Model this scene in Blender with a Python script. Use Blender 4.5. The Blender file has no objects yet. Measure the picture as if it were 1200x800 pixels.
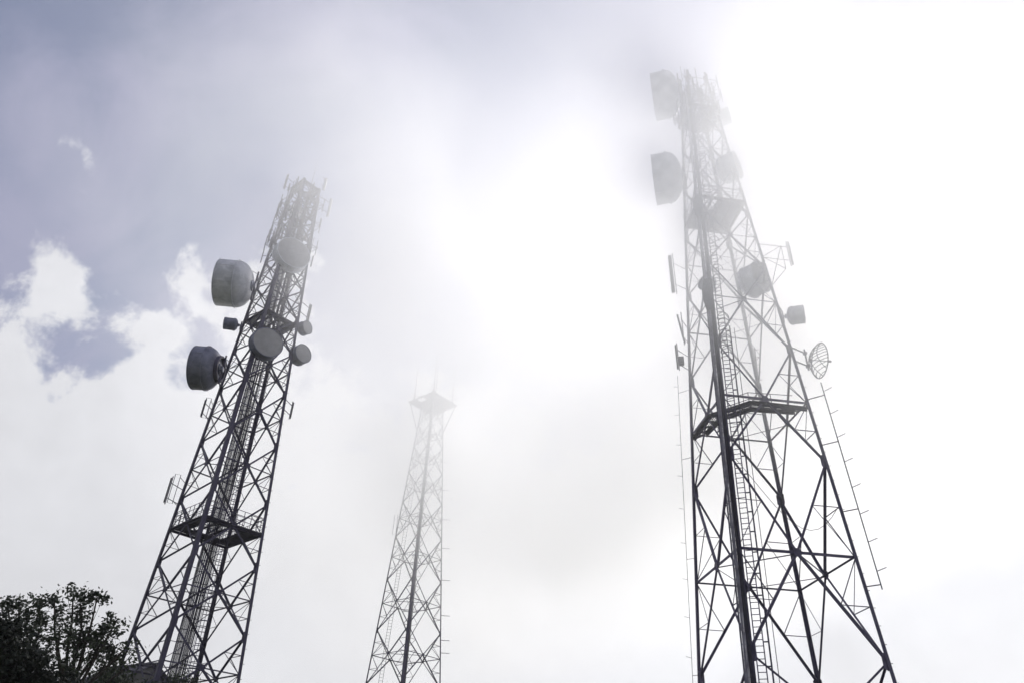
import bpy, bmesh, math, random
from math import radians, sin, cos, tan, pi, sqrt, atan2
from mathutils import Vector, Matrix, noise

sc = bpy.context.scene
COL = sc.collection
V = Vector

# ------------------------------------------------------------------ camera
F_PX, PITCH, ROLL, CAM_H = 880.8, radians(34.13), radians(2.31), 1.6
FWD = V((0, cos(PITCH), sin(PITCH)))
_up, _rt = V((0, -sin(PITCH), cos(PITCH))), V((1, 0, 0))
CR = _rt * cos(ROLL) + _up * sin(ROLL)
CU = -_rt * sin(ROLL) + _up * cos(ROLL)
CPOS = V((0, 0, CAM_H))
cam = bpy.data.objects.new('camera', bpy.data.cameras.new('camera'))
COL.objects.link(cam)
cam.data.sensor_width = 36
cam.data.lens = F_PX / 1200 * 36
cam.data.clip_end = 6000
cam.matrix_world = Matrix(((CR.x, CU.x, -FWD.x, CPOS.x), (CR.y, CU.y, -FWD.y, CPOS.y),
                           (CR.z, CU.z, -FWD.z, CPOS.z), (0, 0, 0, 1)))
sc.camera = cam


def ray(x, y):
    return CR * ((x - 600) / F_PX) - CU * ((y - 400) / F_PX) + FWD


# ------------------------------------------------------------------ light, sky, exposure
SUN = ray(985, 300).normalized()
SUN_EL, SUN_AZ = math.asin(SUN.z), atan2(SUN.x, SUN.y)
sun = bpy.data.objects.new('sun', bpy.data.lights.new('sun', 'SUN'))
sun.data.energy = 4.5
sun.data.angle = radians(24.0)
sun.data.color = (1.0, 0.96, 0.9)
sun.rotation_euler = SUN.to_track_quat('Z', 'Y').to_euler()
COL.objects.link(sun)

sc.view_settings.view_transform = 'Standard'
sc.view_settings.look = 'None'
sc.view_settings.exposure = 0.0
sc.view_settings.gamma = 1.0
sc.cycles.use_denoising = True
sc.cycles.use_adaptive_sampling = True
sc.cycles.adaptive_threshold = 0.02
sc.cycles.max_bounces = 12
sc.cycles.diffuse_bounces = 2
sc.cycles.glossy_bounces = 2
sc.cycles.transparent_max_bounces = 16
sc.cycles.volume_bounces = 8
sc.cycles.sample_clamp_indirect = 6.0
sc.cycles.volume_step_rate = 1.0
sc.cycles.volume_max_steps = 128

LOW_CLOUD_DENSITY = 0.070
HAZE_DENSITY = 0.0005

world = bpy.data.worlds.new('World')
sc.world = world
world.use_nodes = True
wt = world.node_tree
wt.nodes.clear()


class NT:
    """small helper for wiring node trees"""
    def __init__(s, tree):
        s.t = tree

    def n(s, kind, **kw):
        nd = s.t.nodes.new(kind)
        for k, v in kw.items():
            if k.startswith('i_'):
                key = k[2:]
                key = int(key) if key.isdigit() else key.replace('_', ' ')
                s.set(nd.inputs[key], v)
            else:
                setattr(nd, k, v)
        return nd

    def set(s, inp, v):
        if hasattr(v, 'default_value') or isinstance(v, bpy.types.NodeSocket):
            s.t.links.new(v, inp)
        else:
            inp.default_value = v

    def m(s, op, a, b=None, c=None, clamp=False):
        nd = s.t.nodes.new('ShaderNodeMath')
        nd.operation = op
        nd.use_clamp = clamp
        for i, v in enumerate((a, b, c)):
            if v is not None:
                s.set(nd.inputs[i], v)
        return nd.outputs[0]

    def step(s, v, a, b, x0=0.0, x1=1.0):
        nd = s.t.nodes.new('ShaderNodeMapRange')
        nd.interpolation_type = 'SMOOTHSTEP'
        s.set(nd.inputs[0], v)
        for i, q in enumerate((a, b, x0, x1)):
            s.set(nd.inputs[i + 1], q)
        return nd.outputs[0]

    def mix(s, f, a, b, blend='MIX'):
        nd = s.t.nodes.new('ShaderNodeMix')
        nd.data_type = 'RGBA'
        nd.blend_type = blend
        s.set(nd.inputs[0], f)
        s.set(nd.inputs[6], a)
        s.set(nd.inputs[7], b)
        return nd.outputs[2]

    def noise(s, vec, scale, detail=4, rough=0.5, dist=0.0):
        nd = s.t.nodes.new('ShaderNodeTexNoise')
        s.set(nd.inputs['Vector'], vec)
        nd.inputs['Scale'].default_value = scale
        nd.inputs['Detail'].default_value = detail
        nd.inputs['Roughness'].default_value = rough
        nd.inputs['Distortion'].default_value = dist
        return nd.outputs['Fac']


W = NT(wt)
sky = W.n('ShaderNodeTexSky', sky_type='NISHITA', sun_disc=False, sun_elevation=SUN_EL,
          sun_rotation=SUN_AZ, altitude=800.0, air_density=1.0, dust_density=2.5, ozone_density=2.0)
tc = W.n('ShaderNodeTexCoord')
DIR = tc.outputs['Generated']
sep = W.n('ShaderNodeSeparateXYZ', i_0=DIR)
elev = W.m('ARCSINE', sep.outputs[2])                       # radians above the horizon
dotn = W.n('ShaderNodeVectorMath', operation='DOT_PRODUCT', i_0=DIR, i_1=tuple(SUN))
cosang = W.m('MAXIMUM', dotn.outputs['Value'], 0.0)
# cumulus bank: cover thins out with elevation, its edge broken up by noise
off = W.n('ShaderNodeVectorMath', operation='ADD', i_0=DIR, i_1=(9.1, 4.7, 6.4)).outputs[0]
n1 = W.noise(off, 4.0, 2, 0.5, 0.2)
n2 = W.noise(off, 10.0, 10, 0.6, 0.15)
n3 = W.noise(off, 1.6, 2, 0.5)
edge = W.m('ADD', W.m('MULTIPLY', W.m('SUBTRACT', n1, 0.5), 0.40), W.m('MULTIPLY', W.m('SUBTRACT', n2, 0.5), 0.66))
cov = W.m('SUBTRACT', W.m('ADD', 0.555, edge), elev)
cum = W.step(cov, -0.012, 0.07)
# high thin veil
vp = W.n('ShaderNodeMapping', i_Vector=DIR, i_Scale=(1.0, 1.6, 1.3), i_Rotation=(0.3, 0.2, 0.5))
veil = W.step(W.noise(vp.outputs[0], 3.4, 8, 0.58, 0.7), 0.34, 0.70)
# brightness of cloud: forward scattering makes clouds near the sun brighter
fs = W.m('POWER', cosang, 0.5)
cb = W.m('ADD', 4.7, W.m('MULTIPLY', fs, 5.0))
shade = W.m('ADD', 0.93, W.m('MULTIPLY', W.m('SUBTRACT', W.noise(off, 5.0, 6, 0.55, 0.3), 0.5), 0.5))
cbs = W.m('MULTIPLY', W.m('MULTIPLY', cb, shade), W.step(cov, 0.0, 0.35, 1.07, 0.96))
ccol = W.n('ShaderNodeCombineColor', i_0=W.m('MULTIPLY', cbs, 0.985), i_1=W.m('MULTIPLY', cbs, 0.99), i_2=W.m('MULTIPLY', cbs, 1.03))
vcol = W.n('ShaderNodeCombineColor', i_0=W.m('MULTIPLY', cb, 0.445), i_1=W.m('MULTIPLY', cb, 0.455), i_2=W.m('MULTIPLY', cb, 0.625))
s1 = W.mix(W.m('ADD', W.m('MULTIPLY', veil, 0.54), 0.42), sky.outputs[0], vcol.outputs[0])
s2 = W.mix(W.m('MULTIPLY', cum, 0.96), s1, ccol.outputs[0])
bg = W.n('ShaderNodeBackground', i_Color=s2, i_Strength=0.10)
wo = W.n('ShaderNodeOutputWorld', i_Surface=bg.outputs[0])

# ------------------------------------------------------------------ materials


def mat(name, col, rough=0.6, metal=0.0, var=0.25, scale=3.0, bump=0.0, bscale=30.0, tint=None, spec=0.3):
    m = bpy.data.materials.new(name)
    m.use_nodes = True
    t = m.node_tree
    t.nodes.clear()
    N = NT(t)
    co = N.n('ShaderNodeTexCoord').outputs['Object']
    f = N.noise(co, scale, 6, 0.6, 0.3)
    f = N.step(f, 0.3, 0.7)
    dark = tuple(c * (1 - var) for c in col) + (1,)
    lite = tuple(min(1, c * (1 + var)) for c in (tint or col)) + (1,)
    c = N.mix(f, dark, lite)
    b = N.n('ShaderNodeBsdfPrincipled', i_Base_Color=c, i_Metallic=metal)
    N.set(b.inputs['Roughness'], N.step(N.noise(co, scale * 2.3, 3), 0.2, 0.8, max(0, rough - 0.12), min(1, rough + 0.12)))
    b.inputs['Specular IOR Level'].default_value = spec
    if bump:
        bp = N.n('ShaderNodeBump', i_Strength=bump, i_Height=N.noise(co, bscale, 5, 0.6))
        bp.inputs['Distance'].default_value = 0.02
        N.set(b.inputs['Normal'], bp.outputs[0])
    o = N.n('ShaderNodeOutputMaterial', i_Surface=b.outputs[0])
    return m


M = {
    'steel': mat('weathered_galvanised_steel', (0.044, 0.039, 0.085), 0.6, 0.1, 0.35, 1.2, tint=(0.066, 0.060, 0.112)),
    'steel_red': mat('painted_tower_steel', (0.050, 0.046, 0.075), 0.6, 0.1, 0.3, 1.5),
    'steel_violet': mat('brightened_violet_grey_steel', (0.085, 0.075, 0.150), 0.6, 0.1, 0.3, 0.9, tint=(0.120, 0.108, 0.19)),  # lighter copy of the steel; brightening of the backlit tower is in its colour
    'grating': mat('steel_grating', (0.040, 0.036, 0.078), 0.7, 0.2, 0.3, 2.0),
    'cable': mat('black_cable_jacket', (0.030, 0.027, 0.050), 0.5, 0, 0.3, 2.0),
    'feeder': mat('lit_grey_feeder_jacket', (0.26, 0.25, 0.32), 0.5, 0, 0.3, 2.0),  # paler copy of the cable jacket, light on the left-hand cables painted in
    'dish': mat('grey_dish_paint', (0.55, 0.575, 0.67), 0.55, 0, 0.2, 0.9, tint=(0.62, 0.63, 0.70)),
    'radome': mat('radome_fabric', (0.36, 0.36, 0.39), 0.8, 0, 0.10, 1.6),
    'dishdark': mat('weathered_dish_aluminium', (0.20, 0.21, 0.30), 0.5, 0.1, 0.25, 1.6),
    'panel': mat('grey_antenna_plastic', (0.22, 0.22, 0.25), 0.55, 0, 0.12, 4.0),
    'box': mat('dark_radio_housing', (0.05, 0.05, 0.07), 0.5, 0, 0.2, 4.0),
    'bark': mat('tree_bark', (0.035, 0.028, 0.022), 0.9, 0, 0.35, 6.0, 0.6, 25),
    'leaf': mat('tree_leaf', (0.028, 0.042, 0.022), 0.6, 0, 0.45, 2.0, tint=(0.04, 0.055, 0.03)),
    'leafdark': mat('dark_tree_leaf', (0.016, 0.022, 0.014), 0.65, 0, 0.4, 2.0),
    'ground': mat('rough_grass_ground', (0.06, 0.075, 0.035), 0.95, 0, 0.4, 0.25, 0.8, 4, tint=(0.085, 0.085, 0.045)),
    'concrete': mat('tower_footing_concrete', (0.3, 0.29, 0.28), 0.9, 0, 0.2, 2.0, 0.3),
    'wall': mat('plaster_wall', (0.10, 0.10, 0.11), 0.9, 0, 0.15, 1.0, 0.2),
    'roof': mat('corrugated_roof_sheet', (0.07, 0.068, 0.085), 0.6, 0.3, 0.25, 2.0),
}

# ------------------------------------------------------------------ mesh helpers


class MB:
    def __init__(s):
        s.v, s.f = [], []

    def add(s, vs, fs):
        k = len(s.v)
        s.v += [tuple(p) for p in vs]
        s.f += [tuple(i + k for i in q) for q in fs]
        return s

    def box(s, c, sx, sy, sz, ax=None):
        c = V(c)
        X, Y, Z = ax if ax else (V((1, 0, 0)), V((0, 1, 0)), V((0, 0, 1)))
        vs = [c + X * (sx / 2 * i) + Y * (sy / 2 * j) + Z * (sz / 2 * k) for k in (-1, 1) for j in (-1, 1) for i in (-1, 1)]
        return s.add(vs, [(0, 2, 3, 1), (4, 5, 7, 6), (0, 1, 5, 4), (2, 6, 7, 3), (0, 4, 6, 2), (1, 3, 7, 5)])

    def tube(s, pts, r, n=6, r2=None, cap=True, closed=False):
        pts = [V(p) for p in pts]
        m = len(pts)
        prev = None
        rings = []
        for i, p in enumerate(pts):
            if closed:
                d = pts[(i + 1) % m] - pts[i - 1]
            else:
                d = pts[min(i + 1, m - 1)] - pts[max(i - 1, 0)]
            d.normalize()
            if prev is None:
                a = V((0, 0, 1)) if abs(d.z) < 0.9 else V((1, 0, 0))
                x = d.cross(a).normalized()
            else:
                x = (prev - d * prev.dot(d)).normalized()
            prev = x
            y = d.cross(x)
            rr = r if r2 is None else r + (r2 - r) * i / max(1, m - 1)
            rings.append([p + (x * cos(2 * pi * j / n) + y * sin(2 * pi * j / n)) * rr for j in range(n)])
        vs = [q for g in rings for q in g]
        fs = []
        for i in range(m if closed else m - 1):
            k = (i + 1) % m
            for j in range(n):
                l = (j + 1) % n
                fs.append((i * n + j, i * n + l, k * n + l, k * n + j))
        if cap and not closed:
            fs.append(tuple(reversed(range(n))))
            fs.append(tuple((m - 1) * n + j for j in range(n)))
        return s.add(vs, fs)

    def lathe(s, prof, n=40, mtx=None, close=False):
        """prof: list of (r, z)"""
        vs, fs = [], []
        for r, z in prof:
            for j in range(n):
                a = 2 * pi * j / n
                p = V((r * cos(a), r * sin(a), z))
                vs.append(mtx @ p if mtx else p)
        m = len(prof)
        for i in range(m - 1):
            for j in range(n):
                l = (j + 1) % n
                fs.append((i * n + j, i * n + l, (i + 1) * n + l, (i + 1) * n + j))
        return s.add(vs, fs)

    def mesh(s, name, smooth=False):
        me = bpy.data.meshes.new(name)
        me.from_pydata(s.v, [], s.f)
        if smooth:
            for p in me.polygons:
                p.use_smooth = True
        me.update()
        return me


def link(name, data, parent=None, material=None, mtx=None):
    o = bpy.data.objects.new(name, data)
    COL.objects.link(o)
    if parent is not None:
        o.parent = parent
    if mtx is not None:
        o.matrix_local = mtx
    if material is not None and data is not None and not data.materials:
        data.materials.append(material)
    return o


def tag(o, label, cat, group=None, kind=None):
    if label:
        o['label'] = label
    if cat:
        o['category'] = cat
    if group:
        o['group'] = group
    if kind:
        o['kind'] = kind
    return o


def thing(name, loc, label, cat, group=None):
    o = bpy.data.objects.new(name, None)
    o.empty_display_size = 0.5
    COL.objects.link(o)
    o.location = loc
    return tag(o, label, cat, group)


CUR = ['steel']
# unit-length bars shared between alike members (section in xy, length 0..1 along z)
_bars = {}


def bar_mesh(kind, w, material):
    key = (kind, round(w, 4), material.name)
    if key in _bars:
        return _bars[key]
    t = w * 0.14
    if kind == 'corner':          # angle whose heel points to -x
        pts = [(0, 0), (w, 0), (w, t), (t, t), (t, w), (0, w)]
        a = -pi / 4
        pts = [(x * cos(a) - y * sin(a), x * sin(a) + y * cos(a)) for x, y in pts]
        pts = [(x - w * 0.35, y) for x, y in pts]
    elif kind == 'angle':
        pts = [(-w / 2, 0), (w / 2, 0), (w / 2, t), (-w / 2 + t, t), (-w / 2 + t, w * 0.9), (-w / 2, w * 0.9)]
    elif kind == 'flat':
        pts = [(-w / 2, -w * .08), (w / 2, -w * .08), (w / 2, w * .08), (-w / 2, w * .08)]
    else:                          # tube
        n = 7
        pts = [(w / 2 * cos(2 * pi * i / n), w / 2 * sin(2 * pi * i / n)) for i in range(n)]
    n = len(pts)
    vs = [(x, y, 0) for x, y in pts] + [(x, y, 1) for x, y in pts]
    fs = [(i, (i + 1) % n, n + (i + 1) % n, n + i) for i in range(n)]
    fs += [tuple(reversed(range(n))), tuple(range(n, 2 * n))]
    me = bpy.data.meshes.new(kind + '_bar')
    me.from_pydata(vs, [], fs)
    me.materials.append(material)
    _bars[key] = me
    return me


def bar(name, parent, a, b, w, kind='angle', hint=None, material=None, origin=None):
    """a member from a to b (world points); hint = direction its local y (angle) or x (corner) axis leans to"""
    a, b = V(a), V(b)
    O = origin if origin is not None else parent.location
    d = b - a
    L = d.length
    z = d / L
    h = V(hint) if hint is not None else (V((0, 0, 1)) if abs(z.z) < 0.9 else V((1, 0, 0)))
    h = h - z * h.dot(z)
    h = h.normalized() if h.length > 1e-4 else z.orthogonal().normalized()
    if kind == 'corner':
        x = h
        y = z.cross(x)
    else:
        y = h
        x = y.cross(z)
    p = a - O
    mt = Matrix(((x.x, y.x, z.x * L, p.x), (x.y, y.y, z.y * L, p.y), (x.z, y.z, z.z * L, p.z), (0, 0, 0, 1)))
    return link(name, bar_mesh(kind, w, material or M[CUR[0]]), parent, None, mt)


_plates = {}


def plate(name, parent, c, w, h, normal, up, material=None, th=0.02):
    key = (round(w, 3), round(h, 3), th, CUR[0])
    if key not in _plates:
        k = min(w, h) * 0.28
        pts = [(-w / 2 + k, -h / 2), (w / 2 - k, -h / 2), (w / 2, -h / 2 + k), (w / 2, h / 2 - k),
               (w / 2 - k, h / 2), (-w / 2 + k, h / 2), (-w / 2, h / 2 - k), (-w / 2, -h / 2 + k)]
        n = 8
        me = bpy.data.meshes.new('gusset')
        me.from_pydata([(x, y, -th / 2) for x, y in pts] + [(x, y, th / 2) for x, y in pts], [],
                       [(i, (i + 1) % n, n + (i + 1) % n, n + i) for i in range(n)] + [tuple(reversed(range(n))), tuple(range(n, 2 * n))])
        me.materials.append(material or M[CUR[0]])
        _plates[key] = me
    z = V(normal).normalized()
    y = V(up)
    y = (y - z * y.dot(z)).normalized()
    x = y.cross(z)
    p = V(c) - parent.location
    return link(name, _plates[key], parent, None, Matrix(((x.x, y.x, z.x, p.x), (x.y, y.y, z.y, p.y), (x.z, y.z, z.z, p.z), (0, 0, 0, 1))))


# ------------------------------------------------------------------ terrain
def ground_z(x, y):
    d = sqrt(x * x + y * y)
    t = min(1, max(0, (d - 12) / 38))
    t = t * t * (3 - 2 * t)
    z = 5.0 * t
    return z + 0.35 * noise.noise(V((x * 0.05, y * 0.05, 0.3))) * min(1, d / 15)


g = MB()
rs = [0, 2, 4, 7, 10, 14, 18, 23, 28, 34, 40, 46, 53, 60, 68, 76, 85, 95, 110, 130, 160, 200, 260, 340, 450, 600, 900, 1500, 3000]
NA = 72
g.v.append((0, 0, ground_z(0, 0)))
for r in rs[1:]:
    for j in range(NA):
        a = 2 * pi * j / NA
        g.v.append((r * cos(a), r * sin(a), ground_z(r * cos(a), r * sin(a))))
for j in range(NA):
    g.f.append((0, 1 + j, 1 + (j + 1) % NA))
for i in range(len(rs) - 2):
    for j in range(NA):
        l = (j + 1) % NA
        g.f.append((1 + i * NA + j, 1 + (i + 1) * NA + j, 1 + (i + 1) * NA + l, 1 + i * NA + l))
gr = link('ground', g.mesh('ground', True), None, M['ground'])
tag(gr, 'rough grassy hilltop under the masts', 'ground', kind='structure')


# ------------------------------------------------------------------ lattice towers
class Tower:
    def __init__(s, name, dist, bearing, diag_deg, r0, slope, top, label, wide):
        b = radians(bearing)
        s.cx, s.cy = dist * sin(b), dist * cos(b)
        s.dist, s.bear = dist, b
        a = radians(diag_deg)
        lr = V((cos(a), sin(a), 0))
        nn = V((sin(a), -cos(a), 0))
        s.d = {'L': -lr, 'N': nn, 'R': lr, 'F': -nn}
        s.r0, s.slope, s.top = r0, slope, top
        s.base = ground_z(s.cx, s.cy) - 0.05
        s.root = thing(name, (s.cx, s.cy, s.base), label, 'lattice tower')
        s.view = V((sin(b), cos(b), 0))
        s.side = V((cos(b), -sin(b), 0))

    def rad(s, h):
        return s.r0 - s.slope * h

    def ctr(s, h):
        return V((s.cx, s.cy, h))

    def p(s, leg, h, k=1.0):
        return s.ctr(h) + s.d[leg] * (s.rad(h) * k)

    def mid(s, a, b, h, t=0.5):
        return s.p(a, h).lerp(s.p(b, h), t)

    def at(s, x, y, off=0.0):
        """point on the pixel's line of sight in the upright plane across the view, off metres behind the tower axis"""
        r = ray(x, y)
        k = (s.dist + off) / r.dot(s.view)
        return CPOS + r * k

    def plane(s, leg, x, y):
        """point on the line of sight in the upright plane through the axis and one leg"""
        r = ray(x, y)
        e = s.d[leg]
        det = r.x * (-e.y) + e.x * r.y
        k = (s.cx * (-e.y) + e.x * s.cy) / det
        return CPOS + r * k

    def lattice(s, nodes, rings, leg_w, arm_w, ring_w, sec_w, near_leg=None, heavy=None, gus=0.34, skip_sec=()):
        R = s.root
        order = 'LNRF'
        for l in order:
            w = leg_w * (near_leg if (near_leg and l == 'N') else 1)
            bar('leg', R, s.p(l, s.base - 0.1), s.p(l, s.top), w, 'corner', -s.d[l])
            foot = MB().box((0, 0, 0.15), 1.3, 1.3, 1.1).box((0, 0, 0.75), 0.7, 0.7, 0.1)
            q = s.p(l, s.base)
            link('footing', foot.mesh('footing'), R, M['concrete'], Matrix.Translation(q - R.location))
            for h in nodes:
                if s.base + 1 < h < s.top - 0.2:
                    k = order.index(l)
                    for o in (order[(k + 1) % 4], order[k - 1]):
                        e = (s.p(o, h) - s.p(l, h)).normalized()
                        nrm = e.cross(V((0, 0, 1)))
                        plate('gusset_plate', R, s.p(l, h) + e * (gus * 0.36), gus * 0.9, gus * 1.9, nrm, V((0, 0, 1)))
        for k in range(4):
            a, b = order[k], order[(k + 1) % 4]
            fn = (s.d[a] + s.d[b]).normalized()
            for i in range(len(nodes) - 1):
                h0, h1, hm = nodes[i], nodes[i + 1], rings[i]
                A0, B0, A1, B1 = s.p(a, h0), s.p(b, h0), s.p(a, h1), s.p(b, h1)
                Am, Bm = s.p(a, hm), s.p(b, hm)
                X = (Am + Bm) / 2
                sc_ = min(1.0, (h1 - h0) / (nodes[2] - nodes[1]))
                aw = arm_w * (0.55 + 0.45 * sc_)
                ins = -fn * (aw * 0.25)
                for q, j in ((A0, -1), (B0, 1), (A1, 1), (B1, -1)):
                    o = -fn * (0.03 if j > 0 else 0.03 + aw * 0.2)
                    bar('diagonal_brace', R, q + o, X + o, aw, 'angle', -fn)
                rw = ring_w * (1.0 if not heavy else heavy(k, i))
                o = -fn * (aw * 0.3)
                bar('ring_beam', R, Am + o, X + o, rw, 'angle', -fn)
                bar('ring_beam', R, X + o, Bm + o, rw, 'angle', -fn)
                gw = gus * (0.5 + 0.5 * sc_) * 1.1
                plate('gusset_plate', R, X - fn * 0.015, gw, gw, fn, V((0, 0, 1)))
                if i in skip_sec:
                    continue
                for q, leg in ((A0, a), (B0, b), (A1, a), (B1, b)):
                    m = q.lerp(X, 0.5)
                    o = -fn * (aw * 0.5)
                    lp = s.p(leg, m.z)
                    bar('redundant_brace', R, m + o, lp + o, sec_w, 'angle', V((0, 0, 1)))
                    bar('redundant_brace', R, m + o, s.p(leg, hm) + o, sec_w, 'angle', -fn)
        # plan bracing across each ring
        for i, hm in enumerate(rings):
            mids = [s.mid(order[k], order[(k + 1) % 4], hm) for k in range(4)]
            for k in range(4):
                bar('plan_brace', R, mids[k] - V((0, 0, .1)), mids[(k + 1) % 4] - V((0, 0, .1)), sec_w * 1.2, 'angle', V((0, 0, 1)))

    def ladder(s, path, across, width, rail_w, rung_gap, hoops=None, h0=None, h1=None, rung_w=0.035, merge=False):
        """climbing ladder following path(h)"""
        R = s.root
        a0, a1 = path(h0), path(h1)
        z = (a1 - a0).normalized()
        x = across.normalized()
        lad = MB()
        O = R.location
        back = z.cross(x)
        for sx in (-1, 1):
            c = (a0 + a1) / 2 + x * (sx * width / 2) - O
            lad.box(c, rail_w, rail_w * 1.6, (a1 - a0).length, (x, back, z))
        n = int((a1 - a0).length / rung_gap)
        if merge:
            for i in range(n):
                c = a0.lerp(a1, (i + .5) / n) - O
                lad.box(c, width, rung_w, rung_w, (x, back, z))
        L = link('ladder', lad.mesh('ladder'), R, M[CUR[0]])
        if not merge:
            rm = MB().box((0, 0, 0), width, rung_w, rung_w, (x, back, z)).mesh('rung')
            rm.materials.append(M[CUR[0]])
            for i in range(n):
                link('rung', rm, L, None, Matrix.Translation(a0.lerp(a1, (i + .5) / n) - O))
        return L, x, back, z, a0, a1


def tube_part(name, parent, pts, r, material, n=6, r2=None, smooth=True):
    O = parent.matrix_world.translation if False else parent.location
    mb = MB().tube([V(p) - O for p in pts], r, n, r2)
    return link(name, mb.mesh(name, smooth), parent, material)


# ---- tower with two drums (left)
T1 = Tower('lattice_tower', 55, -21.38, 3.4, 4.33, 0.0576, 52.9,
           'dark square lattice tower with a railed platform, rising from the trees', 'x')
n1s = [8.0, 12.5, 17.0, 21.5, 26.0, 30.5, 34.2, 37.6, 40.7, 43.5, 46.1, 48.5, 50.7, 52.8]
r1s = [(a + b) / 2 + (0.05 if i else 0) for i, (a, b) in enumerate(zip(n1s, n1s[1:]))]
T1.lattice([T1.base] + n1s, [(T1.base + n1s[0]) / 2] + r1s, 0.22, 0.125, 0.08, 0.042, near_leg=1.15, gus=0.36)

# ---- slim tower (middle)
T2 = Tower('lattice_tower', 80, -6.63, 4.77, 4.69, 0.075, 46.0,
           'slim lattice tower fading into fog, flat plate platform on top', 'x')
n2s = [9.5, 14.6, 19.6, 24.7, 29.3, 33.3, 36.9, 40.1, 42.9, 45.4]
r2s = [(a + b) / 2 + 0.1 for a, b in zip(n2s, n2s[1:])]
T2.lattice([T2.base] + n2s, [(T2.base + n2s[0]) / 2] + r2s, 0.15, 0.095, 0.065, 0.04, near_leg=1.35, gus=0.26)

# ---- wide tower (right)
T3 = Tower('lattice_tower', 45, 19.83, -38.2, 5.86, 0.0785, 59.5,
           'wide-footed lattice tower with an angled walkway, its crown lost in bright fog', 'x')
n3s = [10.0, 21.0, 29.0, 36.2, 41.6, 46.5, 51.0, 55.0, 58.5]
r3s = [15.3, 25.0, 33.0, 39.1, 44.2, 48.9, 53.1, 56.8]


def heavy3(k, i):
    near = k in (0, 1)                  # L-N and N-R faces carry the deep beams
    return 1.9 if (near and i in (1, 2)) else (1.0 if i < 4 else 0.8)


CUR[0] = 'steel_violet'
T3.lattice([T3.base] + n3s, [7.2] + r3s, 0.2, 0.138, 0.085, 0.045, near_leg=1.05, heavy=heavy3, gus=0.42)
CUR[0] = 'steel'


# ------------------------------------------------------------------ cable trays, ladders, cages
def cable_tray(T, path, across, width, h0, h1, ncab, seed, name='cable_tray', lit_cables=0, rs=1.0):
    rnd = random.Random(seed)
    R = T.root
    O = R.location
    a0, a1 = path(h0), path(h1)
    z = (a1 - a0).normalized()
    x = (across - z * across.dot(z)).normalized()
    bk = z.cross(x)
    tr = MB()
    L = (a1 - a0).length
    for sx in (-1, 1):
        tr.box((a0 + a1) / 2 + x * (sx * width / 2) - O, 0.05, 0.1, L, (x, bk, z))
    n = int(L / 0.75)
    for i in range(n):
        tr.box(a0.lerp(a1, (i + .5) / n) + bk * 0.04 - O, width, 0.03, 0.05, (x, bk, z))
    t = link(name, tr.mesh(name), R, M['steel'])
    for i in range(ncab):
        u = -width / 2 + width * (i + .7) / (ncab + .4)
        r = rnd.uniform(0.026, 0.042) * rs
        hend = 1.0 if i % 3 else rnd.uniform(0.55, 0.95)
        pts = []
        for k in range(15):
            q = a0.lerp(a1, hend * k / 14)
            pts.append(q + x * (u + rnd.uniform(-.012, .012)) - bk * (0.02 + rnd.uniform(0, .03)) - O)
        link('cable', MB().tube(pts, r, 5).mesh('cable', True), t, M['feeder'] if i < lit_cables else M['cable'])  # leftmost cables get the jacket with light in its colour
    return t


# left tower: two trays and a caged ladder climb through the middle
def c1(dx, dy):
    return lambda h: T1.ctr(h) + T1.side * (dx * (0.45 + 0.55 * T1.rad(h) / T1.rad(8))) + T1.view * dy


cable_tray(T1, c1(-0.42, 0.1), T1.side, 0.5, T1.base, 51.5, 8, 3, rs=.85)
cable_tray(T1, c1(0.12, 0.3), T1.side, 0.42, T1.base, 50, 6, 4, rs=.85)
L1 = T1.ladder(c1(0.72, -0.2), T1.side, 0.40, 0.05, 0.36, h0=T1.base, h1=52, rung_w=0.04, merge=True)


def cage(T, L, width, depth, gap, dirn, nbars=5, h_skip=3.0, hoop_r=0.022):
    Lo, x, bk, z, a0, a1 = L
    O = T.root.location
    n = int((a1 - a0).length / gap)
    hoop_pts = []
    for k in range(9):
        a = pi * k / 8
        hoop_pts.append((cos(a) * width / 2, sin(a) * depth))
    base = MB().tube([x * u + bk * (dirn * v) for u, v in hoop_pts], hoop_r, 4).mesh('safety_hoop')
    base.materials.append(M['steel'])
    for i in range(n):
        c = a0.lerp(a1, (i + .5) / n)
        if c.z < a0.z + h_skip:
            continue
        link('safety_hoop', base, Lo, None, Matrix.Translation(c - O))
    b = MB()
    for k in range(nbars):
        a = pi * (k + 0.5) / nbars
        u, v = cos(a) * width / 2, sin(a) * depth
        off = x * u + bk * (dirn * v)
        b.tube([a0.lerp(a1, h_skip / (a1 - a0).length) + off - O, a1 + off - O], hoop_r * 0.8, 4)
    link('cage_bar', b.mesh('cage_bar'), Lo, M['steel'])


cage(T1, L1, 0.66, 0.65, 1.5, -1, 3)

# middle tower: a light ladder up one inner face and a cable
path2 = lambda h: T2.p('L', h, 0.62) + T2.view * 0.3
L2 = T2.ladder(path2, T2.side, 0.36, 0.035, 0.3, h0=T2.base, h1=45.5, rung_w=0.02, merge=True)
cable_tray(T2, lambda h: T2.p('N', h, 0.9) + T2.side * 0.02, T2.side, 0.22, T2.base, 45.5, 4, 9)

# right tower: tray and ladder run up the near leg
nr = (T3.d['R'] - T3.d['N']).normalized()
ln = (T3.d['L'] - T3.d['N']).normalized()


def p3(u, out):
    return lambda h: T3.p('N', h) + T3.side * u + T3.d['N'] * out


cable_tray(T3, p3(-0.10, 0.10), T3.side, 0.46, T3.base, 57, 7, 11, lit_cables=4)
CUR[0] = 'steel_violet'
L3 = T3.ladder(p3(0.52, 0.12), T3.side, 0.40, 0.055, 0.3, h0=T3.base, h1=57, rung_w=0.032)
CUR[0] = 'steel'
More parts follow.
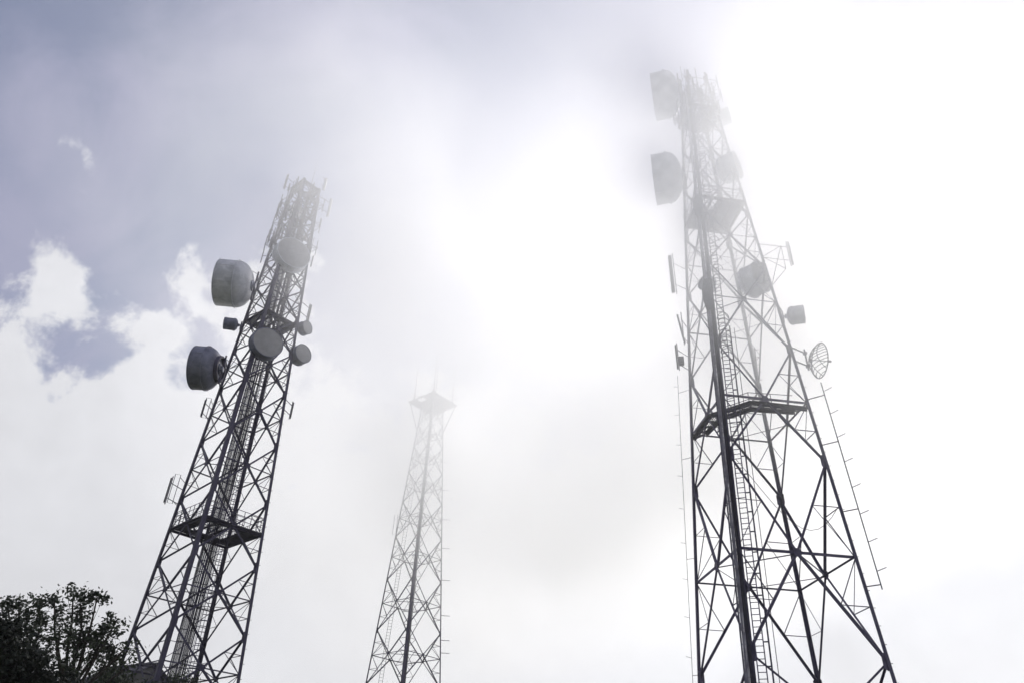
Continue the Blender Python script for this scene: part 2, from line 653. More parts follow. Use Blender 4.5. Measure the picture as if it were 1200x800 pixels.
# guard rail post beside the ladder, held by arms
gp = MB()
O3 = T3.root.location
for u, vv in ((0.98, 0.0), (1.16, 0.25)):
    f = p3(u, 0.12 - vv)
    gp.tube([f(T3.base) - O3, f(30.0) - O3], 0.045 if vv == 0 else 0.02, 5)
link('guard_post', gp.mesh('guard_post'), T3.root, M['steel'])
for i in range(22):
    h = T3.base + 1.2 + i * 1.13
    bar('guard_arm', T3.root, p3(0.70, 0.12)(h), p3(1.0, 0.12)(h), 0.06, 'angle', V((0, 0, 1)))
cage_h = [27.5 + 0.45 * i for i in range(8)]
hp = MB().tube([V((cos(pi * k / 8) * 0.36, -sin(pi * k / 8) * 0.7, 0)) for k in range(9)], 0.025, 4).mesh('safety_hoop')
hp.materials.append(M['steel'])
rotm = Matrix.Rotation(-T3.bear, 4, 'Z')
for h in cage_h + [34 + 0.9 * i for i in range(24)]:
    link('safety_hoop', hp, L3[0], None, Matrix.Translation(p3(0.66, 0.2)(h) - O3) @ rotm)

# bundled coax slack and closure boxes on the tray (the swellings on the near leg)
for h0, h1, w in ((31.5, 34.3, 0.5), (40.5, 42.8, 0.55)):
    q = MB()
    for k in range(9):
        u = -0.36 + 0.72 * k / 8 * 1.0
        pts = []
        for j in range(7):
            t = j / 6
            bul = sin(pi * t)
            pts.append(p3(-0.1 + u * (0.55 + 0.45 * bul) * w / 0.62, 0.17 + 0.16 * bul)(h0 + (h1 - h0) * t) - O3)
        q.tube(pts, 0.06, 5)
    link('cable_bundle', q.mesh('cable_bundle', True), T3.root, M['cable'])


# ------------------------------------------------------------------ platforms
def deck_bars(mb, poly, z, gap, w, dep, axis_a, axis_b, hole=None):
    """grating bars clipped to a convex polygon (2D points), bars run along axis_a"""
    c = sum((V(p) for p in poly), V((0, 0, 0))) / len(poly)
    lo = min((V(p) - c).dot(axis_b) for p in poly)
    hi = max((V(p) - c).dot(axis_b) for p in poly)
    n = int((hi - lo) / gap)
    for i in range(n):
        t = lo + (i + .5) * (hi - lo) / n
        xs = []
        for k in range(len(poly)):
            P, Q = V(poly[k]) - c, V(poly[(k + 1) % len(poly)]) - c
            a, b = P.dot(axis_b) - t, Q.dot(axis_b) - t
            if a * b < 0:
                xs.append(P.lerp(Q, a / (a - b)).dot(axis_a))
        if len(xs) < 2:
            continue
        segs = [(min(xs), max(xs))]
        if hole:
            hc, hw = hole
            hcb = (V(hc) - c)
            if abs(t - hcb.dot(axis_b)) < hw:
                m = hcb.dot(axis_a)
                s0 = segs[0]
                segs = [(s0[0], max(s0[0], min(s0[1], m - hw))), (min(s0[1], max(s0[0], m + hw)), s0[1])]
        for a, b in segs:
            if b - a > 0.05:
                p = c + axis_a * ((a + b) / 2) + axis_b * t
                mb.box((p.x, p.y, z), b - a, w, dep, (axis_a, axis_b, V((0, 0, 1))))


def railing(root, pts, height, post_gap, rails, w, closed=True, name='railing', parent=None):
    """railing along world points: one part, its posts sub-parts"""
    O = root.location
    mb = MB()
    n = len(pts)
    segs = [(pts[i], pts[(i + 1) % n]) for i in range(n if closed else n - 1)]
    for a, b in segs:
        for k in rails:
            mb.tube([a + V((0, 0, height * k)) - O, b + V((0, 0, height * k)) - O], w, 5)
    R = link(name, mb.mesh(name), parent or root, M['steel'])
    pm = MB().tube([(0, 0, 0), (0, 0, height)], w * 1.1, 5).mesh('post')
    pm.materials.append(M['steel'])
    for a, b in segs:
        m = max(1, round((b - a).length / post_gap))
        for i in range(m):
            link('post', pm, R, None, Matrix.Translation(a.lerp(b, i / m) - O))
    return R


def square_platform(T, h, k_out, hole_w, rail_h=1.05, gap=0.075, bw=0.05, hole_pt=None, rails=(0.35, 0.68, 1.0), post_gap=0.6, joist=0.16, beams=True):
    R = T.root
    O = R.location
    pts = [T.p(l, h, k_out) for l in 'LNRF']
    ax = (pts[1] - pts[0]).normalized()
    bx = (pts[2] - pts[1]).normalized()
    mb = MB()
    hp = hole_pt if hole_pt is not None else T.ctr(h)
    deck_bars(mb, pts, h, gap, bw, 0.035, ax, bx, (hp, hole_w) if hole_w else None)
    mb2 = MB()
    mb2.v = [tuple(V(v) - O) for v in mb.v]
    mb2.f = mb.f
    P = link('platform', mb2.mesh('platform'), R, M['grating'])
    for i in range(4):
        bar('platform_beam', P, pts[i] - V((0, 0, .1)), pts[(i + 1) % 4] - V((0, 0, .1)), joist, 'angle', V((0, 0, -1)), origin=O)
    if beams:
        for t in (0.27, 0.5, 0.73):
            a, b = pts[0].lerp(pts[3], t), pts[1].lerp(pts[2], t)
            bar('platform_beam', P, a - V((0, 0, .09)), b - V((0, 0, .09)), joist * .8, 'angle', V((0, 0, -1)), origin=O)
    if rail_h:
        railing(R, pts, rail_h, post_gap, rails, 0.022)
        if hole_w and hole_w > 0.9:
            hs = [V((hp.x, hp.y, h)) + ax * (i * hole_w) + bx * (j * hole_w) for i, j in ((-1, -1), (1, -1), (1, 1), (-1, 1))]
            railing(R, hs, rail_h, 0.7, (0.5, 1.0), 0.02)
    return P


square_platform(T1, 19.4, 1.0, 1.25)
square_platform(T1, 37.2, 0.98, 0.8, rail_h=0)
square_platform(T1, 52.75, 1.05, 0.45, rail_h=0.0, gap=0.09, beams=False)
square_platform(T3, 43.0, 1.0, 0.7, rail_h=1.0, post_gap=0.9, gap=0.085, bw=0.06, hole_pt=T3.p('N', 43.0, 0.55), joist=0.2)
square_platform(T3, 54.3, 1.2, 0.5, rail_h=1.05, gap=0.085, bw=0.06, hole_pt=T3.p('N', 54.3, 0.7))

# right tower: walkway along the two near sides with a cut corner
hw = 24.75
wl = [T3.p('L', hw, 0.97), T3.p('L', hw).lerp(T3.p('N', hw), 0.62), T3.p('N', hw).lerp(T3.p('R', hw), 0.33), T3.p('R', hw, 0.97)]
ctr = T3.ctr(hw)
inn = []
for i, p in enumerate(wl):
    d = (ctr - p)
    inn.append(p + d.normalized() * (0.85 if i in (1, 2) else 0.75) + ((wl[1] - wl[0]).normalized() * 0.25 if i == 0 else V((0, 0, 0))))
mbw = MB()
for i in range(3):
    poly = [wl[i], wl[i + 1], inn[i + 1], inn[i]]
    ax = (wl[i + 1] - wl[i]).normalized()
    bx = V((-ax.y, ax.x, 0))
    tmp = MB()
    deck_bars(tmp, poly, hw, 0.11, 0.04, 0.03, ax, bx)
    mbw.add([V(v) - O3 for v in tmp.v], tmp.f)
wk = link('walkway', mbw.mesh('walkway'), T3.root, M['grating'])
for i in range(3):
    for seq in (wl, inn):
        bar('walkway_beam', wk, seq[i] - V((0, 0, .04)), seq[i + 1] - V((0, 0, .04)), 0.24, 'angle', V((0, 0, -1)), origin=O3)
    n = 4
    for k in range(n + 1):
        bar('walkway_joist', wk, wl[i].lerp(wl[i + 1], k / n) - V((0, 0, .13)), inn[i].lerp(inn[i + 1], k / n) - V((0, 0, .13)), 0.1, 'angle', V((0, 0, 1)), origin=O3)
railing(T3.root, inn, 1.05, 1.5, (0.55, 1.0), 0.024, closed=False)

# middle tower: flat plate platform with open hatch, carried by raking struts
h2 = 46.05
P2 = [T2.p(l, h2, 2.86 / T2.rad(h2)) for l in 'LNRF']
O2 = T2.root.location
e1, e2 = (P2[1] - P2[0]) / 4, (P2[3] - P2[0]) / 4
pm = MB().box((0, 0, 0), e1.length - 0.03, e2.length - 0.03, 0.06, (e1.normalized(), e2.normalized(), V((0, 0, 1)))).mesh('deck_panel')
pm.materials.append(M['grating'])
fr = MB()
for i in range(4):
    a, b = P2[i] - O2, P2[(i + 1) % 4] - O2
    d = (b - a).normalized()
    fr.box((a + b) / 2 - V((0, 0, .12)), (b - a).length + .1, 0.1, 0.18, (d, V((-d.y, d.x, 0)), V((0, 0, 1))))
pf2 = link('platform', fr.mesh('platform'), T2.root, M['steel'])
for i in range(4):
    for j in range(4):
        if (i, j) in ((1, 0),):
            continue
        link('deck_panel', pm, pf2, None, Matrix.Translation(P2[0] + e1 * (i + .5) + e2 * (j + .5) - O2))
for l, i in zip('LNRF', range(4)):
    bar('strut', T2.root, T2.p(l, 42.3), P2[i].lerp(T2.ctr(h2), 0.06) - V((0, 0, .15)), 0.11, 'angle', T2.d[l])
    for o in ():
        q = P2[i].lerp(P2[(i + o) % 4], 0.3)
        bar('strut', T2.root, T2.p(l, 43.4), q - V((0, 0, .15)), 0.08, 'angle', T2.d[l])


# ------------------------------------------------------------------ antennas
def axis_matrix(p, az_dir, tilt=0.0):
    """local +z along the horizontal pointing direction, local y up"""
    z = (V(az_dir).normalized() + V((0, 0, tilt))).normalized()
    x = V((0, 0, 1)).cross(z).normalized()
    y = z.cross(x)
    return Matrix(((x.x, y.x, z.x, p.x), (x.y, y.y, z.y, p.y), (x.z, y.z, z.z, p.z), (0, 0, 0, 1)))


def drum_dish(p, point, R, shroud, cone, label, anchor, mat_key='dish', group=None, ring=False, arms=2, name='drum_antenna'):
    """shrouded microwave dish: p = centre of the shroud, point = horizontal direction it faces"""
    o = thing(name, p, label, 'dish antenna', group)
    z0, z1 = -shroud / 2, shroud / 2
    mt = axis_matrix(V((0, 0, 0)), point)
    prof = [(R * 0.965, z1 - 0.01), (R * 0.985, z1), (R * 1.012, z1), (R * 1.012, z1 - .07), (R * .985, z1 - .07), (R * .985, z0 + .08), (R * 1.04, z0 + .08), (R * 1.04, z0 - .03), (R * .97, z0 - .02)]
    link('shroud', MB().lathe(prof, 48, mt).mesh('shroud'), o, M[mat_key])
    rp = [(R * .98 * k / 8, z1 + .012 - 0.05 + 0.05 * cos(k / 8 * pi / 2)) for k in range(9)]
    link('radome', MB().lathe(list(reversed(rp)), 48, mt).mesh('radome', True), o, M['radome'])
    bp = []
    for k in range(11):
        ph = k / 10 * radians(62)
        bp.append((R * .995 * cos(ph), z0 - .02 - cone * sin(ph) / sin(radians(62))))
    bp.append((R * .2, bp[-1][1] - .05))
    link('reflector_back', MB().lathe(bp, 48, mt).mesh('reflector_back', True), o, M[mat_key])
    zh = bp[-1][1]
    hb = MB().lathe([(R * .24, zh + .06), (R * .24, zh - .10), (R * .12, zh - .12), (R * .12, zh - .3), (0.001, zh - .3)], 20, mt)
    link('hub', hb.mesh('hub'), o, M['dishdark'])
    if ring:
        rr = [(R * .52, z0 - cone * .93), (R * .62, z0 - cone * .93), (R * .62, z0 - cone * 1.12 - .12), (R * .52, z0 - cone * 1.12 - .12), (R * .52, z0 - cone * .93)]
        link('mount_ring', MB().lathe(rr, 32, mt).mesh('mount_ring'), o, M['steel'])
        sp = MB()
        for k in range(4):
            a = pi / 4 + pi / 2 * k
            sp.tube([mt @ V((R * .55 * cos(a), R * .55 * sin(a), z0 - cone * .6)), mt @ V((R * .1 * cos(a), R * .1 * sin(a), zh - .2))], .035, 5)
        link('mount_spoke', sp.mesh('mount_spoke'), o, M['steel'])
    # mount: upright pipe behind the hub and arms to the tower
    hub = mt @ V((0, 0, zh - .22))
    anc = V(anchor) - p
    mm = MB().tube([hub + V((0, 0, -R * .75)), hub + V((0, 0, R * .75))], max(.05, R * .04), 7)
    link('mount_pipe', mm.mesh('mount_pipe'), o, M['steel'])
    for k in ([-.6, .6] if arms == 2 else [0]):
        q = hub + V((0, 0, R * k))
        link('mount_arm', MB().tube([q, V((anc.x, anc.y, q.z))], max(.04, R * .03), 6).mesh('mount_arm'), o, M['steel'])
    if R > .8:
        for k in range(8):
            a = 2 * pi * (k + .3) / 8
            ca, sa = cos(a), sin(a)
            sm = MB().box(mt @ V((R * .995 * ca, R * .995 * sa, 0)), .03, .09, shroud * .93, (mt.to_3x3() @ V((ca, sa, 0)), mt.to_3x3() @ V((-sa, ca, 0)), mt.to_3x3() @ V((0, 0, 1))))
            link('shroud_seam', sm.mesh('shroud_seam'), o, M[mat_key])
    # feed cable from the hub sagging to the tower
    fc = []
    for k in range(9):
        t = k / 8
        q = hub.lerp(V((anc.x, anc.y, hub.z - R * .3)), t)
        fc.append(q - V((0, 0, (.35 + .3 * R) * sin(pi * t))))
    link('feed_cable', MB().tube(fc, .028, 5).mesh('feed_cable', True), o, M['cable'])
    # side strut from the rim back to the tower
    if R > 1.0:
        q = mt @ V((0, R * .99, z0))
        link('side_strut', MB().tube([q, V((anc.x, anc.y, q.z - .1))], .025, 5).mesh('side_strut'), o, M['steel'])
    return o


def px2m(T, n, p):
    """metres covered by n pixels at point p"""
    return n * (p - CPOS).dot(FWD) / F_PX


def dirv(T, side, toward):
    """horizontal direction: side>0 to the tower's right, toward>0 towards the photographer"""
    return (T.side * side - T.view * toward).normalized()


def dish1(T, x, y, off, pxd, sh, cn, side, toward, label, leg, ring=False, mat_key='dish', arms=2, name='drum_antenna'):
    p = T.at(x, y, off)
    R = px2m(T, pxd, p) / 2
    h = p.z
    vw = V((p.x, p.y, 0)).normalized()
    d = (V((vw.y, -vw.x, 0)) * side - vw * toward).normalized()
    anc = T.p(leg, min(h, T.top - .2)) if isinstance(leg, str) else leg
    return drum_dish(p, d, R, sh * 2 * R, cn * 2 * R, label, anc, mat_key, None, ring, arms, name)


# left tower's dishes
dish1(T1, 268, 332, 0.3, 55, .40, .27, -1, -.36, 'large grey drum antenna with deep shroud, high on the dark lattice tower', 'L')
dish1(T1, 236, 431, 0.0, 51, .30, .24, -1, -.42, 'dark drum antenna with ringed back mount, below the large deep drum', 'L', ring=True, mat_key='dishdark')
dish1(T1, 342, 299, -1.9, 40.5, .30, .2, .30, 1, 'round drum antenna facing out above the middle of the dark lattice tower', 'N')
dish1(T1, 312, 403, -2.4, 37, .30, .2, .33, 1, 'dark round drum antenna facing out, just under the half-way deck', 'N', mat_key='dishdark')
dish1(T1, 357.5, 384.5, -0.2, 16.5, .5, .2, .75, .75, 'small drum antenna below a slim panel, the higher of two on one leg', 'R', mat_key='dishdark', arms=1)
dish1(T1, 352, 415.5, -0.4, 23, .5, .2, .6, .85, 'small drum antenna on a leg, lower and wider than its neighbour', 'R', mat_key='dishdark', arms=1)
dish1(T1, 269, 379.5, 0.2, 14.5, .8, .2, -1, -.25, 'tiny deep drum antenna between the two big drums on one leg', 'L', mat_key='dishdark', arms=2)
dish1(T1, 346.5, 247, -1.2, 15, .4, .25, .2, 1, 'small round dish antenna near the very top of the dark lattice tower', 'N')
# right tower's dishes
dish1(T3, 775, 210, 0.0, 60, .28, .24, -1, -.03, 'big pale drum antenna level with the square deck of the wide tower', 'L', mat_key='dish')
dish1(T3, 773.5, 113, 0.0, 56, .28, .24, -1, -.03, 'big pale drum antenna at the foggy crown of the wide tower', 'L', mat_key='dish')
dish1(T3, 857, 196, 0.0, 34, .48, .22, 1, .25, 'pale drum antenna opposite the big one, over the square deck', 'R')
dish1(T3, 885, 328, -0.3, 39, .42, .2, .95, .50, 'pale drum antenna inside the outrigger panel, mid-height on the wide tower', 'R')
dish1(T3, 935, 369, 0.0, 22, .6, .22, 1, -.15, 'small drum antenna on brackets above the grid dish', 'R')
dish1(T3, 828, 332, -2.5, 20, .35, .3, -.75, 1, 'small dish antenna strapped to the cable run of the wide tower', 'N', arms=1)
dish1(T3, 849, 137, 0.0, 20, .65, .25, 1, .1, 'faint drum antenna beside the crown deck of the wide tower', 'R')


# grid dish
def grid_dish(p, point, R, depth, label, anchor):
    o = thing('grid_antenna', p, label, 'grid antenna')
    mt = axis_matrix(V((0, 0, 0)), point)
    zf = lambda x, y: depth * ((x * x + y * y) / (R * R)) - depth * .5
    rim = [mt @ V((R * cos(2 * pi * k / 28), R * sin(2 * pi * k / 28) * 1.0, depth * .5)) for k in range(28)]
    link('rim', MB().tube(rim, .035, 5, closed=True).mesh('rim'), o, M['steel'])
    for i in range(11):
        y = -R * .9 + 1.8 * R * i / 10
        w = sqrt(R * R - y * y)
        pts = [mt @ V((-w + 2 * w * k / 10, y, zf(-w + 2 * w * k / 10, y))) for k in range(11)]
        link('grid_bar', MB().tube(pts, .026, 4).mesh('grid_bar'), o, M['steel'])
    for x in (-R * .55, 0, R * .55):
        w = sqrt(R * R - x * x)
        pts = [mt @ V((x, -w + 2 * w * k / 10, zf(x, -w + 2 * w * k / 10))) for k in range(11)]
        link('rib', MB().tube(pts, .03, 4).mesh('rib'), o, M['steel'])
    link('feed_arm', MB().tube([mt @ V((0, 0, -depth * .5)), mt @ V((0, 0, R * .8))], .03, 5).mesh('feed_arm'), o, M['steel'])
    link('feed', MB().tube([mt @ V((0, 0, R * .74)), mt @ V((0, 0, R * .92))], .08, 7).mesh('feed'), o, M['panel'])
    back = mt @ V((0, 0, -depth * .5 - .25))
    anc = V(anchor) - p
    link('mount_pipe', MB().tube([back + V((0, 0, -.8)), back + V((0, 0, .8))], .055, 6).mesh('mount_pipe'), o, M['steel'])
    for k in (-.5, .5):
        q = back + V((0, 0, k))
        link('mount_arm', MB().tube([q, V((anc.x, anc.y, q.z))], .05, 5).mesh('mount_arm'), o, M['steel'])
        link('clamp', MB().box(q, .2, .2, .16).mesh('clamp'), o, M['steel'])
    return o


pg = T3.at(955, 422, 0)
grid_dish(pg, dirv(T3, 1, -.42), px2m(T3, 42, pg) / 2, px2m(T3, 42, pg) * .27, 'open grid parabolic antenna bracketed out from the wide tower', T3.p('R', pg.z))


# panel, rod and whip antennas
def stand_off(o, p, anchor, zs, r=.03):
    a = V(anchor) - p
    for z in zs:
        link('bracket', MB().tube([V((0, 0, z)), V((a.x, a.y, z))], r, 5).mesh('bracket'), o, M['steel'])


def panel_antenna(p, H, w, label, anchor, face, tilt=0.0, name='panel_antenna', mat_key='panel', box=False, pipe=True):
    o = thing(name, p, label, 'panel antenna')
    f = V(face).normalized()
    s = V((-f.y, f.x, 0))
    up = (V((0, 0, 1)) + f * tilt).normalized()
    bm = bmesh.new()
    bmesh.ops.create_cube(bm, size=1)
    bmesh.ops.scale(bm, vec=(w, w * .55, H), verts=bm.verts)
    bmesh.ops.bevel(bm, geom=[e for e in bm.edges if abs((e.verts[0].co - e.verts[1].co).z) > H * .5], offset=w * .2, segments=2, affect='EDGES')
    me = bpy.data.meshes.new('housing')
    bm.to_mesh(me)
    bm.free()
    fx = f.cross(up).normalized()
    ff = up.cross(fx).normalized()
    c = f * (w * .55)
    link('housing', me, o, M[mat_key], Matrix(((fx.x, ff.x, up.x, c.x), (fx.y, ff.y, up.y, c.y), (fx.z, ff.z, up.z, c.z), (0, 0, 0, 1))))
    if pipe:
        link('mount_pipe', MB().tube([(0, 0, -H * .56), (0, 0, H * .58)], .035, 6).mesh('mount_pipe'), o, M['steel'])
    if box:
        link('radio_unit', MB().box(s * 0 - f * 0.2 + V((0, 0, -H * .18)), .34, .28, .62, (f, s, V((0, 0, 1)))).mesh('radio_unit'), o, M['box'])
    stand_off(o, p, anchor, (-H * .3, H * .3))
    return o


def px_panel(T, x, y0, y1, wpx, off, leg, label, side=1, toward=0.3, **kw):
    p = T.at(x, (y0 + y1) / 2, off)
    H = abs((T.at(x, y0, off) - T.at(x, y1, off)).z)
    return panel_antenna(p, H, px2m(T, wpx, p), label, T.p(leg, min(p.z, T.top - .5)), dirv(T, side, toward), **kw)


px_panel(T1, 379.5, 209, 223, 3.2, 0, 'R', 'slim upright panel antenna at the top corner of the dark tower', 1, .3)
px_panel(T1, 385, 233, 254, 3.0, 0, 'R', 'slim panel antenna hung out on brackets below the tower top corner', 1, .3)
px_panel(T1, 336, 205, 222, 2.4, 0, 'L', 'thin panel antenna at the tower top corner beside the whip', -1, .3)
px_panel(T1, 326.5, 238, 256, 2.4, 0, 'L', 'thin panel antenna held close to the leg beside the small top dish', -1, .2)
px_panel(T1, 361, 357, 376, 3.4, 0, 'R', 'narrow panel antenna standing over the small drum antenna', 1, .3)
px_panel(T1, 341, 471, 490, 2.2, 0, 'R', 'short dark panel antenna on two arms off a tower leg', 1, .1, mat_key='box')
px_panel(T1, 198, 559, 589, 2.6, 0, 'L', 'long dark panel antenna on two arms above the railed platform', -1, .1, mat_key='box')
px_panel(T1, 239, 468, 488, 2.0, 0, 'L', 'dark panel antenna on a leg below the ringed drum', -1, .1, mat_key='box')
px_panel(T1, 317, 264, 285, 1.6, 0, 'L', 'hair-thin rod panel beside the round face dish on the tower', -1, .1)
px_panel(T3, 790.5, 300, 342, 6.5, 0, 'L', 'wide pale panel antenna bracketed off the far leg of the wide tower', -1, .25)
px_panel(T3, 800, 368, 402, 3.6, 0, 'L', 'leaning pale panel antenna close against the leg', -1, .1, tilt=.12)
px_panel(T3, 794.5, 404, 432, 3.0, 0, 'L', 'thin panel antenna with dark radio box on its pipe', -1, .2, box=True)
px_panel(T3, 924, 284, 311, 4.0, 0, 'R', 'slim pale panel antenna at the end of the triangular outrigger', 1, .2)


def folded_dipole(p, H, w, label, anchor, dirn):
    o = thing('dipole_antenna', p, label, 'dipole antenna')
    d = V(dirn).normalized()
    pts = [V((0, 0, -H / 2)), V((0, 0, H / 2)), d * w + V((0, 0, H / 2)), d * w + V((0, 0, -H / 2))]
    link('dipole_loop', MB().tube(pts, .025, 5, closed=True).mesh('dipole_loop'), o, M['steel'])
    stand_off(o, p, anchor, (-H * .42, H * .42), .022)
    return o


for x0, y0, y1, leg, T, lab in ((207, 555, 590, 'L', T1, 'thin loop dipole beside the long dark panel over the platform'),
                                (244.5, 466, 490, 'L', T1, 'thin loop dipole beside the dark panel under the ringed drum'),
                                (465, 603, 626, 'L', T2, 'thin rectangular loop dipole on the slim foggy tower')):
    p = T.at(x0, (y0 + y1) / 2, 0)
    folded_dipole(p, abs(T.at(x0, y0).z - T.at(x0, y1).z), .35, lab, T.p(leg, p.z), T.side * -1)


def outrigger():
    p = T3.at(915, 300, 0)
    R = T3.root
    tipt, tipb = T3.at(915, 288, 0), T3.at(921, 315, 0)
    a, b = T3.p('R', T3.at(897, 310).z), T3.p('R', T3.at(906, 345).z)
    for q, w in ((tipt, a), (tipt, b), (tipb, a), (tipb, b), (tipt, tipb)):
        bar('outrigger_arm', R, q, w, .055, 'tube')


outrigger()


def whip(base, H, label, r=.03, name='whip_antenna', group=None, cross=False):
    o = thing(name, base, label, 'whip antenna', group)
    link('rod', MB().tube([(0, 0, 0), (0, 0, H * .5), (0, 0, H)], r, 5, r * .35).mesh('rod'), o, M['steel'])
    link('base_clamp', MB().tube([(0, 0, -.1), (0, 0, .35)], r * 2.2, 7).mesh('base_clamp'), o, M['steel'])
    if cross:
        for k, z in ((0, .55), (1, .85), (2, 1.15)):
            d = V((cos(k * 1.1), sin(k * 1.1), 0)) * .75
            link('radial', MB().tube([-d + V((0, 0, z)), d + V((0, 0, z + .15))], .028, 5).mesh('radial'), o, M['steel'])
    return o


wb = T1.p('N', 52.9, 0.5)
whip(V((T1.at(365.5, 214).x, T1.at(365.5, 214).y, 52.8)), 4.2, 'single thin whip rising from the dark lattice tower top', .035)
for l, H, lab in (('L', 4.6, 'whip antenna with stub crossbars at the hatch corner of the plate platform'),
                  ('N', 7.6, 'tallest whip antenna on the plate platform of the slim tower'),
                  ('R', 5.6, 'single whip antenna at the corner of the plate away from the hatch')):
    q = P2['LNRF'.index(l)].lerp(T2.ctr(h2), .2)
    whip(V((q.x, q.y, h2 + .05)), H, lab, .075, cross=True)
q = P2[1].lerp(T2.ctr(h2), .35)
whip(V((q.x + .25, q.y, h2 + .05)), 5.6, 'second whip antenna close beside the tallest one on the plate', .06)


# stacked dipole line: long rod parallel to the leg with stubs
def rod_array(T, leg, off_px_pts, label, r=.03, stub=.5, nst=8, side=1):
    a, b = (T.plane(leg, *q) for q in off_px_pts)
    base = a if a.z < b.z else b
    top = b if base is a else a
    o = thing('rod_array', base, label, 'rod antenna')
    link('rod', MB().tube([V((0, 0, 0)), top - base], r, 5).mesh('rod'), o, M['steel'])
    L = top - base
    for i in range(nst):
        q = L * ((i + .6) / nst)
        link('stub', MB().tube([q, q + T.d[leg] * stub + V((0, 0, .12))], r * .7, 4).mesh('stub'), o, M['steel'])
    for t in (.02, .35, .68, .93):
        q = L * t
        w = T.p(leg, base.z + q.z) - base
        link('bracket', MB().tube([q, w], r, 5).mesh('bracket'), o, M['steel'])
    return o


rod_array(T3, 'R', ((1034, 690), (962, 448)), 'long thin rod with stubs, held off the leg under the grid dish', .032)
rod_array(T3, 'L', ((812, 800), (794, 440)), 'faint thin rod with stubs along the far leg of the wide tower', .016, .35, 9)
# inner yagi on the far leg, over the walkway
yb = T3.plane('F', 889, 452)
yo = thing('yagi_antenna', yb, 'small dark rod antenna fixed inside the tower just above the walkway', 'yagi antenna')
yt = T3.plane('F', 884, 408) - yb
link('boom', MB().tube([(0, 0, 0), yt], .06, 6).mesh('boom'), yo, M['box'])
for k in range(5):
    q = yt * (.15 + .2 * k)
    link('element', MB().tube([q - T3.side * .3, q + T3.side * .3], .03, 4).mesh('element'), yo, M['box'])
wq = T3.p('F', yb.z + .4) - yb
link('bracket', MB().tube([V((0, 0, .4)), wq], .04, 5).mesh('bracket'), yo, M['steel'])

# step pegs and short side brackets on the slim tower's right leg
for h in (17.8, 19.0, 21.4, 25.0, 28.4, 31.6, 35.0, 38.4):
    a = T2.p('R', h)
    bar('side_bracket', T2.root, a, a + T2.d['R'] * 0.9, .06, 'tube')
for T, lo, hi in ((T1, 10, 36), (T3, 9, 34)):
    h = lo
    while h < hi:
        a = T.p('R', h)
        bar('step_bolt', T.root, a, a + T.d['R'] * .16, .035, 'tube')
        h += 0.9
# drooping cable inside the wide tower
sag = []
a, b = T3.p('N', 21.0, .75), T3.p('R', 18.2, .97)
for k in range(13):
    t = k / 12
    q = a.lerp(b, t)
    sag.append(q - V((0, 0, 3.0 * sin(pi * t) * (0.5 + t * .6))) - O3)
link('slack_cable', MB().tube(sag, .016, 4).mesh('slack_cable'), T3.root, M['cable'])

# outset antenna frames round the tower heads
for T, hs, outset in ((T1, (45.6, 48.2, 50.8), .62), (T3, (55.6, 57.6), .8)):
    for h in hs:
        k = (T.rad(h) + outset) / T.rad(h)
        cs = [T.p(l, h, k) for l in 'LNRF']
        for i, l in enumerate('LNRF'):
            bar('antenna_frame', T.root, cs[i], cs[(i + 1) % 4], .055, 'tube')
            bar('frame_arm', T.root, T.p(l, h), cs[i], .055, 'tube')
            for t, H in ((0.04, 1.7), (0.37, 2.3), (0.7, 1.3)):
                e = cs[i].lerp(cs[(i + 1) % 4], t)
                bar('mount_pole', T.root, e - V((0, 0, H * .45)), e + V((0, 0, H * .55)), .075 if t < .5 else .11, 'tube')

# crowns: clutter of pipes and small mounts
rnd = random.Random(7)
for T, h0, h1, n, kk in ((T1, 43.5, 52.2, 46, 1.5), (T3, 53.5, 59.8, 24, 1.35)):
    for i in range(n):
        l = rnd.choice('LNRF')
        l2 = 'LNRF'[('LNRF'.index(l) + 1) % 4]
        h = rnd.uniform(h0, h1)
        t = rnd.random()
        q = T.p(l, h).lerp(T.p(l2, h), t)
        out = (q - T.ctr(h)).normalized()
        e = q + out * rnd.uniform(.25, kk - .6)
        bar('mount_arm', T.root, q, e, .06, 'tube')
        H = rnd.uniform(.8, 2.4)
        bar('mount_pole', T.root, e - V((0, 0, H * .5)), e + V((0, 0, H * .5)), rnd.choice((.06, .09, .13)), 'tube')



# ------------------------------------------------------------------ trees, bushes and the hut
def px_ground(x, dist, y=None):
    """horizontal position on the bearing of a pixel at a distance; with y also the height of the line of sight there"""
    r = ray(x, y if y is not None else 790)
    k = dist / sqrt(r.x ** 2 + r.y ** 2)
    return V((r.x * k, r.y * k, CAM_H + r.z * k))


